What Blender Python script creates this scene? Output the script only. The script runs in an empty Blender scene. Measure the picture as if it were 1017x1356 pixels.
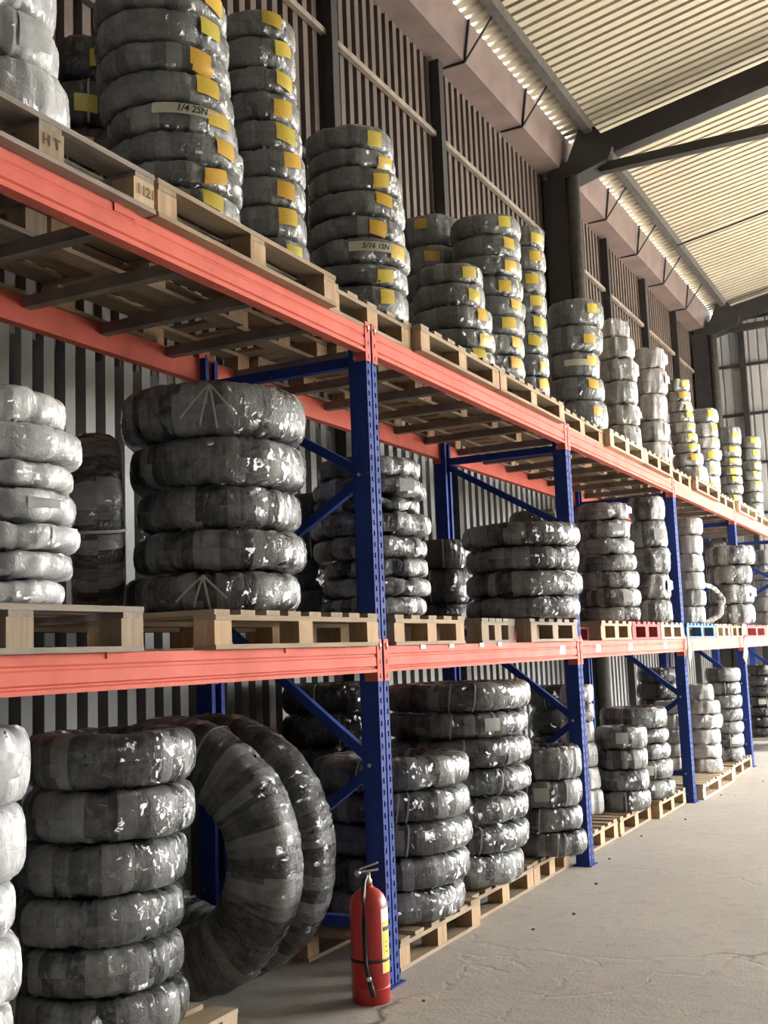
import bpy, math, random
import numpy as np
from mathutils import Matrix, Vector

scene = bpy.context.scene
col = scene.collection
PI = math.pi

# ------------------------------------------------------------------ camera
CAM = Vector((2.5006, -4.7879, 1.5))
FPX, YAW, PITCH, ROLL = 1516.0, .4703, .1237, -.0388
_f = Vector((-math.sin(YAW)*math.cos(PITCH), math.cos(YAW)*math.cos(PITCH), math.sin(PITCH)))
_r0 = Vector((math.cos(YAW), math.sin(YAW), 0)); _u0 = _r0.cross(_f)
_r = _r0*math.cos(ROLL) + _u0*math.sin(ROLL); _u = -_r0*math.sin(ROLL) + _u0*math.cos(ROLL)
cd = bpy.data.cameras.new('camera'); cam = bpy.data.objects.new('camera', cd); col.objects.link(cam)
m = Matrix.Identity(4)
for i in range(3):
    m[i][0], m[i][1], m[i][2], m[i][3] = _r[i], _u[i], -_f[i], CAM[i]
cam.matrix_world = m
cd.sensor_fit = 'VERTICAL'; cd.sensor_height = 24.0; cd.lens = FPX/1356*24.0
cd.clip_start = .05; cd.clip_end = 200
scene.camera = cam

# ------------------------------------------------------------------ sky, sun, exposure
w = bpy.data.worlds.new('sky'); scene.world = w; w.use_nodes = True
bg = w.node_tree.nodes['Background']
bg.inputs['Color'].default_value = (1.0, .985, .95, 1); bg.inputs['Strength'].default_value = 6.0
sd = bpy.data.lights.new('sun', 'SUN'); sd.energy = 9.0; sd.angle = math.radians(3); sd.color = (1, .95, .86)
sun = bpy.data.objects.new('sun', sd); col.objects.link(sun)
sun.rotation_euler = Vector((-.55, -.40, -.73)).to_track_quat('-Z', 'Y').to_euler()
vs = scene.view_settings
vs.view_transform = 'Standard'; vs.look = 'None'; vs.gamma = 1.0; vs.use_curve_mapping = False
vs.exposure = 2.12
cy = scene.cycles
cy.use_denoising = True; cy.max_bounces = 8; cy.diffuse_bounces = 5; cy.glossy_bounces = 3
cy.transmission_bounces = 4; cy.transparent_max_bounces = 6; cy.sample_clamp_indirect = 6.0
cy.caustics_reflective = False; cy.caustics_refractive = False

# ------------------------------------------------------------------ material helpers
class NT:
    def __init__(s, name):
        s.m = bpy.data.materials.new(name); s.m.use_nodes = True
        s.t = s.m.node_tree; s.b = s.t.nodes['Principled BSDF']
    def n(s, typ, **kw):
        nd = s.t.nodes.new(typ)
        for k, v in kw.items():
            if k.startswith('_'): setattr(nd, k[1:], v)
        for k, v in kw.items():
            if not k.startswith('_'):
                key = int(k[1:]) if k[0] == 'i' and k[1:].isdigit() else k.replace('__', ' ')
                if isinstance(v, bpy.types.NodeSocket): s.t.links.new(v, nd.inputs[key])
                else: nd.inputs[key].default_value = v
        return nd
    def math(s, op, a, b=0.0, clamp=False):
        nd = s.n('ShaderNodeMath', _operation=op, _use_clamp=clamp, i0=a, i1=b); return nd.outputs[0]
    def mix(s, f, a, b):
        nd = s.t.nodes.new('ShaderNodeMix'); nd.data_type = 'RGBA'
        for key, v in ((0, f), (6, a), (7, b)):
            if isinstance(v, bpy.types.NodeSocket): s.t.links.new(v, nd.inputs[key])
            else: nd.inputs[key].default_value = v if key == 0 else (*v[:3], 1)
        return nd.outputs[2]
    def ramp(s, f, a, b):
        nd = s.n('ShaderNodeMapRange', _clamp=True); s.t.links.new(f, nd.inputs[0])
        nd.inputs[1].default_value = a; nd.inputs[2].default_value = b; return nd.outputs[0]
    def set(s, **kw):
        for k, v in kw.items():
            key = k.replace('__', ' ')
            if isinstance(v, bpy.types.NodeSocket): s.t.links.new(v, s.b.inputs[key])
            elif isinstance(v, tuple): s.b.inputs[key].default_value = (*v[:3], 1)
            else: s.b.inputs[key].default_value = v
    def bump(s, h, strength=.5, dist=.01):
        nd = s.n('ShaderNodeBump', Height=h); nd.inputs['Strength'].default_value = strength
        nd.inputs['Distance'].default_value = dist; s.t.links.new(nd.outputs[0], s.b.inputs['Normal'])

def scaled(t, sx, sy, sz, src='Object', rnd=True):
    tc = t.n('ShaderNodeTexCoord')
    mp = t.n('ShaderNodeMapping', Vector=tc.outputs[src]); mp.inputs['Scale'].default_value = (sx, sy, sz)
    out = mp.outputs[0]
    if rnd:
        oi = t.n('ShaderNodeObjectInfo')
        k = t.math('MULTIPLY', oi.outputs['Random'], 37.0)
        out = t.n('ShaderNodeVectorMath', _operation='ADD', i0=out, i1=k).outputs[0]
    return out

MAT = {}
def plain(name, c, rough=.5, metal=0.0, var=.12, nscale=9.0, spec=.5, bump=0.0):
    t = NT(name)
    v = scaled(t, 1, 1, 1)
    nz = t.n('ShaderNodeTexNoise', Vector=v, Scale=nscale, Detail=5.0).outputs[0]
    f = t.ramp(nz, .3, .7)
    t.set(Base__Color=t.mix(f, [x*(1-var) for x in c], [min(1, x*(1+var)) for x in c]), Roughness=rough, Metallic=metal)
    t.b.inputs['Specular IOR Level'].default_value = spec
    if bump: t.bump(nz, bump, .004)
    MAT[name] = t.m; return t.m

def paint(name, c, worn, rough=.68):
    t = NT(name)
    v = scaled(t, 1, 1, 1)
    a = t.n('ShaderNodeTexNoise', Vector=v, Scale=5.0, Detail=6.0, Roughness=.6).outputs[0]
    b = t.n('ShaderNodeTexNoise', Vector=v, Scale=38.0, Detail=4.0).outputs[0]
    base = t.mix(t.ramp(a, .35, .7), c, [x*.82 for x in c])
    chips = t.math('MULTIPLY', t.ramp(b, .66, .72), t.ramp(a, .5, .62))
    t.set(Base__Color=t.mix(chips, base, worn), Roughness=t.math('ADD', t.math('MULTIPLY', a, .25), rough-.1))
    t.b.inputs['Specular IOR Level'].default_value = .2
    MAT[name] = t.m; return t.m

def wood(name, c, dark, axis):
    t = NT(name)
    s = [38, 38, 38]; s['xyz'.index(axis)] = 2.2
    v = scaled(t, *s)
    g = t.n('ShaderNodeTexNoise', Vector=v, Scale=1.0, Detail=5.0, Roughness=.65).outputs[0]
    v2 = scaled(t, 3, 3, 3)
    st = t.n('ShaderNodeTexNoise', Vector=v2, Scale=1.6, Detail=3.0).outputs[0]
    oi = t.n('ShaderNodeObjectInfo').outputs['Random']
    base = t.mix(t.ramp(g, .3, .72), c, dark)
    base = t.mix(t.math('MULTIPLY', t.ramp(st, .5, .75), .45), base, [x*.55 for x in dark])
    base = t.mix(t.math('MULTIPLY', oi, .35), base, dark)
    t.set(Base__Color=base, Roughness=.8); t.b.inputs['Specular IOR Level'].default_value = .25
    t.bump(g, .4, .003)
    MAT[name] = t.m; return t.m

def film(name, under, over, lo, hi, crink, facet=.75):
    """plastic-wrapped hose: 'under' hose colour seen through the film, 'over' milky film where it doubles up"""
    t = NT(name)
    uv = scaled(t, 1, 1, 1, 'UV')
    band = t.n('ShaderNodeAttribute', _attribute_name='band').outputs['Fac']
    def st(sx, sy, scale=1.0, detail=4.0, rough=.6, dist=0.0):
        mp = t.n('ShaderNodeMapping', Vector=uv); mp.inputs['Scale'].default_value = (sx, sy, 1)
        return t.n('ShaderNodeTexNoise', Vector=mp.outputs[0], Scale=scale, Detail=detail, Roughness=rough, Distortion=dist).outputs[0]
    patch = st(7, 9, dist=.6)
    streak = st(60, 7, detail=3.0)
    fine = st(55, 40, detail=3.0, dist=1.5)
    f = t.math('ADD', t.math('MULTIPLY', band, .6), t.math('MULTIPLY', t.ramp(patch, .3, .75), .45))
    f = t.math('ADD', f, t.math('MULTIPLY', t.ramp(streak, .45, .75), .16))  # stretched noise paints highlight streaks into the film colour
    f = t.ramp(f, lo, hi)
    c = t.mix(f, under, over)
    thin = t.ramp(st(11, 26, dist=2.0), .66, .70)
    c = t.mix(t.math('MULTIPLY', thin, .35), c, [min(1, x*1.6+.08) for x in over])
    t.set(Base__Color=c, Roughness=t.math('ADD', t.math('MULTIPLY', patch, .25), .38))
    t.b.inputs['Specular IOR Level'].default_value = .45
    t.b.inputs['Coat Weight'].default_value = .8; t.b.inputs['Coat Roughness'].default_value = .07
    # crumpled film: long pulled folds, short dents, sharp creases
    vo = t.n('ShaderNodeTexVoronoi', _feature='DISTANCE_TO_EDGE', Vector=t.n('ShaderNodeVectorMath', _operation='ADD',
             i0=uv, i1=t.n('ShaderNodeVectorMath', _operation='SCALE', i0=t.n('ShaderNodeTexNoise', Vector=uv, Scale=14.0, Detail=2.0).outputs[1], Scale=.16).outputs[0]).outputs[0], Scale=15.0).outputs[0]
    crease = t.math('MULTIPLY', t.ramp(vo, 0.0, .10), .16)
    h = t.math('ADD', t.math('MULTIPLY', streak, .4), t.math('ADD', crease, t.math('MULTIPLY', fine, .35)))
    h = t.math('ADD', h, t.math('MULTIPLY', st(10, 14, dist=1.2), .5))
    nd = t.n('ShaderNodeBump', Height=h); nd.inputs['Strength'].default_value = crink; nd.inputs['Distance'].default_value = .009
    t.t.links.new(nd.outputs[0], t.b.inputs['Normal'])
    # tight film on top breaks the shine into small tilted facets
    mp = t.n('ShaderNodeMapping', Vector=t.n('ShaderNodeVectorMath', _operation='ADD', i0=uv,
             i1=t.n('ShaderNodeVectorMath', _operation='SCALE', i0=t.n('ShaderNodeTexNoise', Vector=uv, Scale=22.0, Detail=3.0).outputs[1], Scale=.09).outputs[0]).outputs[0])
    mp.inputs['Scale'].default_value = (58, 22, 1)
    fc = t.n('ShaderNodeTexVoronoi', _feature='F1', Vector=mp.outputs[0], Scale=1.0).outputs['Color']
    tilt = t.n('ShaderNodeVectorMath', _operation='SCALE', i0=t.n('ShaderNodeVectorMath', _operation='SUBTRACT', i0=fc, i1=(.5, .5, .5)).outputs[0], Scale=2.0).outputs[0]
    cube = t.n('ShaderNodeVectorMath', _operation='MULTIPLY', i0=tilt, i1=t.n('ShaderNodeVectorMath', _operation='MULTIPLY', i0=tilt, i1=tilt).outputs[0]).outputs[0]
    tilt = t.n('ShaderNodeVectorMath', _operation='SCALE', i0=t.n('ShaderNodeVectorMath', _operation='ADD', i0=cube, i1=t.n('ShaderNodeVectorMath', _operation='SCALE', i0=tilt, Scale=.34).outputs[0]).outputs[0], Scale=facet).outputs[0]
    cn = t.n('ShaderNodeVectorMath', _operation='NORMALIZE', i0=t.n('ShaderNodeVectorMath', _operation='ADD', i0=nd.outputs[0], i1=tilt).outputs[0]).outputs[0]
    t.t.links.new(cn, t.b.inputs['Coat Normal'])
    MAT[name] = t.m; return t.m

film('film_grey', (.10, .103, .10), (.31, .32, .31), .25, 1.15, .55)
film('film_black', (.022, .024, .024), (.27, .275, .27), .28, 1.05, .55)
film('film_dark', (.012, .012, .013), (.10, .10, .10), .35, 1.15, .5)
film('film_silver', (.36, .37, .375), (.66, .67, .67), .15, .95, .4)
film('film_milky', (.22, .215, .205), (.62, .605, .58), .2, 1.0, .7)
film('film_milkdark', (.04, .04, .04), (.46, .455, .44), .3, 1.05, .85)

RED, BLUE = (.68, .155, .112), (.022, .05, .24)
paint('red_paint', RED, (.30, .12, .10)); paint('blue_paint', BLUE, (.2, .24, .36))
paint('red_cylinder', (.50, .03, .03), (.3, .02, .02), .3); MAT['red_cylinder'].node_tree.nodes['Principled BSDF'].inputs['Specular IOR Level'].default_value = .6
wood('wood_y', (.43, .335, .23), (.26, .19, .125), 'y'); wood('wood_x', (.43, .335, .23), (.26, .19, .125), 'x'); wood('wood_z', (.56, .40, .24), (.34, .22, .13), 'z')
wood('pale_y', (.60, .50, .37), (.45, .35, .23), 'y'); wood('pale_x', (.60, .50, .37), (.45, .35, .23), 'x'); wood('pale_z', (.66, .50, .33), (.46, .32, .19), 'z')
wood('old_y', (.36, .31, .26), (.21, .175, .145), 'y'); wood('old_x', (.36, .31, .26), (.21, .175, .145), 'x'); wood('old_z', (.42, .33, .24), (.24, .17, .11), 'z')
for a in 'xyz':
    wood('redwood_'+a, (.55, .12, .12), (.36, .08, .08), a); wood('bluewood_'+a, (.12, .22, .34), (.06, .12, .20), a)
plain('brown_sheet', (.092, .070, .060), .6, var=.18, nscale=2.5)
plain('grey_sheet', (.19, .195, .19), .5, var=.12, nscale=2.0)
plain('end_sheet', (.40, .405, .41), .5, var=.08, nscale=1.5)
plain('roof_sheet', (.42, .375, .29), .6, var=.1, nscale=.8)
plain('gutter_sheet', (.165, .122, .112), .5, var=.2, nscale=3.0)
plain('dark_steel', (.022, .021, .021), .55, var=.3, nscale=6)
plain('grey_steel', (.07, .066, .062), .6, var=.35, nscale=12)
plain('bar_steel', (.20, .165, .135), .65, var=.3, nscale=7)
plain('yellow_edge', (.78, .52, .05), .5)
plain('black_rubber', (.012, .012, .012), .45)
plain('brass', (.42, .36, .18), .35, metal=.8)
plain('chrome', (.62, .62, .62), .25, metal=.9)
plain('white_paper', (.80, .80, .78), .6, var=.05)
plain('ink', (.02, .02, .03), .6)
plain('burnt', (.10, .065, .04), .9)
plain('tape', (.62, .60, .47), .35, var=.06)
plain('strap_white', (.36, .355, .33), .35, var=.1)
plain('zinc', (.55, .54, .50), .35, metal=.7)
plain('debris', (.16, .14, .12), .9, var=.4)

def concrete():
    t = NT('concrete')
    v = scaled(t, 1, 1, 1, rnd=False)
    a = t.n('ShaderNodeTexNoise', Vector=v, Scale=.7, Detail=7.0, Roughness=.62).outputs[0]
    b = t.n('ShaderNodeTexNoise', Vector=v, Scale=9.0, Detail=8.0, Roughness=.7).outputs[0]
    d = t.n('ShaderNodeTexNoise', Vector=v, Scale=70.0, Detail=3.0).outputs[0]
    c = t.mix(t.ramp(a, .35, .68), (.42, .392, .35), (.51, .48, .432))
    c = t.mix(t.math('MULTIPLY', t.ramp(b, .52, .72), .55), c, (.29, .265, .23))
    c = t.mix(t.math('MULTIPLY', t.ramp(d, .58, .72), .5), c, (.24, .22, .19))
    mp = t.n('ShaderNodeVectorMath', _operation='ADD', i0=v, i1=t.n('ShaderNodeVectorMath', _operation='SCALE', i0=t.n('ShaderNodeTexNoise', Vector=v, Scale=2.2, Detail=5.0).outputs[1], Scale=.55).outputs[0]).outputs[0]
    vo = t.n('ShaderNodeTexVoronoi', _feature='DISTANCE_TO_EDGE', Vector=mp, Scale=.55).outputs[0]
    cr = t.math('SUBTRACT', 1.0, t.ramp(vo, 0.0, .012))
    c = t.mix(t.math('MULTIPLY', cr, t.ramp(a, .53, .62)), c, (.14, .125, .11))
    t.set(Base__Color=c, Roughness=.78); t.b.inputs['Specular IOR Level'].default_value = .3
    h = t.math('ADD', t.math('MULTIPLY', b, .8), t.math('SUBTRACT', t.math('MULTIPLY', d, .35), t.math('MULTIPLY', cr, .35)))
    t.bump(h, .45, .012); MAT['concrete'] = t.m
concrete()

def tagmat(name, c, c2):
    t = NT(name)
    uv = scaled(t, 1, 1, 1, 'UV')
    sep = t.n('ShaderNodeSeparateXYZ', Vector=uv)
    rows = t.math('FRACT', t.math('MULTIPLY', sep.outputs[1], 7.0))
    row = t.math('LESS_THAN', rows, .38)
    mp = t.n('ShaderNodeMapping', Vector=uv); mp.inputs['Scale'].default_value = (26, 7, 1)
    nz = t.n('ShaderNodeTexNoise', Vector=mp.outputs[0], Scale=1.0, Detail=2.0).outputs[0]
    ink = t.math('MULTIPLY', t.math('MULTIPLY', row, t.ramp(nz, .48, .56)), .42)
    oi = t.n('ShaderNodeObjectInfo').outputs['Random']
    t.set(Base__Color=t.mix(ink, t.mix(oi, c, c2), (.16, .12, .03)), Roughness=.4)
    t.b.inputs['Coat Weight'].default_value = .5
    MAT[name] = t.m
tagmat('yellow_tag', (.74, .42, .05), (.66, .56, .08)); tagmat('white_tag', (.50, .49, .45), (.42, .42, .39))

# ------------------------------------------------------------------ mesh helpers
def link(o, parent=None):
    col.objects.link(o)
    if parent is not None: o.parent = parent
    return o
def tag(o, label, cat=None, group=None, kind=None):
    o['label'] = label
    if cat: o['category'] = cat
    if group: o['group'] = group
    if kind: o['kind'] = kind
    return o
def empty(name, loc=(0, 0, 0), rz=0.0):
    o = bpy.data.objects.new(name, None); o.empty_display_size = .1
    o.location = loc; o.rotation_euler = (0, 0, rz); return link(o)

class MB:
    def __init__(s): s.v = []; s.f = []
    def box(s, x0, x1, y0, y1, z0, z1):
        b = len(s.v)
        s.v += [(x0, y0, z0), (x1, y0, z0), (x1, y1, z0), (x0, y1, z0), (x0, y0, z1), (x1, y0, z1), (x1, y1, z1), (x0, y1, z1)]
        s.f += [tuple(b+i for i in q) for q in ((0, 3, 2, 1), (4, 5, 6, 7), (0, 1, 5, 4), (1, 2, 6, 5), (2, 3, 7, 6), (3, 0, 4, 7))]
        return s
    def prism(s, pts, fn, a, b):
        """extrude the closed outline pts between a and b; fn(p, q, t) gives the 3D point"""
        k = len(s.v); n = len(pts)
        s.v += [fn(p, q, a) for p, q in pts] + [fn(p, q, b) for p, q in pts]
        s.f += [(k+i, k+(i+1) % n, k+n+(i+1) % n, k+n+i) for i in range(n)]
        s.f += [tuple(k+i for i in reversed(range(n))), tuple(k+n+i for i in range(n))]
        return s
    def tube(s, pts, r, seg=8, cap=True):
        rings = []
        P = [Vector(p) for p in pts]
        up = Vector((0, 0, 1))
        for i, p in enumerate(P):
            d = (P[min(i+1, len(P)-1)] - P[max(i-1, 0)]).normalized()
            a = d.cross(up)
            if a.length < .05: a = d.cross(Vector((0, 1, 0)))
            a.normalize(); b = a.cross(d)
            rr = r[i] if isinstance(r, (list, tuple)) else r
            k = len(s.v)
            s.v += [tuple(p + (a*math.cos(2*PI*j/seg) + b*math.sin(2*PI*j/seg))*rr) for j in range(seg)]
            rings.append(k)
        for k0, k1 in zip(rings, rings[1:]):
            s.f += [(k0+j, k0+(j+1) % seg, k1+(j+1) % seg, k1+j) for j in range(seg)]
        if cap:
            s.f += [tuple(rings[0]+j for j in reversed(range(seg))), tuple(rings[-1]+j for j in range(seg))]
        return s
    def bar(s, a, b, wy, wz):
        """rectangular bar from a to b"""
        a, b = Vector(a), Vector(b); d = (b-a).normalized()
        sd_ = d.cross(Vector((0, 0, 1)))
        if sd_.length < .01: sd_ = Vector((0, 1, 0))
        sd_.normalize(); up = sd_.cross(d)
        k = len(s.v)
        for p in (a, b):
            for i, j in ((-1, -1), (1, -1), (1, 1), (-1, 1)):
                s.v.append(tuple(p + sd_*(i*wy/2) + up*(j*wz/2)))
        s.f += [(k, k+1, k+5, k+4), (k+1, k+2, k+6, k+5), (k+2, k+3, k+7, k+6), (k+3, k, k+4, k+7), (k+3, k+2, k+1, k), (k+4, k+5, k+6, k+7)]
        return s
    def lathe(s, prof, seg=32):
        k = len(s.v); n = len(prof)
        for r, z in prof:
            s.v += [(r*math.cos(2*PI*j/seg), r*math.sin(2*PI*j/seg), z) for j in range(seg)]
        for i in range(n-1):
            s.f += [(k+i*seg+j, k+i*seg+(j+1) % seg, k+(i+1)*seg+(j+1) % seg, k+(i+1)*seg+j) for j in range(seg)]
        s.f += [tuple(k+j for j in reversed(range(seg))), tuple(k+(n-1)*seg+j for j in range(seg))]
        return s
    def mesh(s, name, mat, smooth=False):
        me = bpy.data.meshes.new(name); me.from_pydata(s.v, [], s.f); me.update()
        me.materials.append(MAT[mat])
        if smooth:
            me.polygons.foreach_set('use_smooth', [True]*len(me.polygons))
        return me
    def obj(s, name, mat, parent=None, smooth=False, kind=None):
        o = bpy.data.objects.new(name, s.mesh(name, mat, smooth))
        if kind: o['kind'] = kind
        return link(o, parent)

_cache = {}
def board(name, mat, cx, cy, cz, dx, dy, dz, parent):
    """a sawn board or block, mesh shared between equal ones, edges slightly broken"""
    key = (round(dx, 3), round(dy, 3), round(dz, 3), mat)
    if key not in _cache:
        _cache[key] = MB().box(-dx/2, dx/2, -dy/2, dy/2, -dz/2, dz/2).mesh(name, mat)
    o = bpy.data.objects.new(name, _cache[key]); o.location = (cx, cy, cz)
    return link(o, parent)

def text_mesh(name, body, size, mat, shear=0.0):
    cu = bpy.data.curves.new(name, 'FONT'); cu.body = body; cu.size = size; cu.align_x = 'CENTER'; cu.align_y = 'CENTER'; cu.shear = shear; cu.offset = size*.022; cu.resolution_u = 3
    o = bpy.data.objects.new(name, cu); col.objects.link(o)
    dg = bpy.context.evaluated_depsgraph_get()
    me = bpy.data.meshes.new_from_object(o.evaluated_get(dg))
    bpy.data.objects.remove(o); bpy.data.curves.remove(cu)
    me.materials.clear(); me.materials.append(MAT[mat]); me.name = name
    return me

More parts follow.
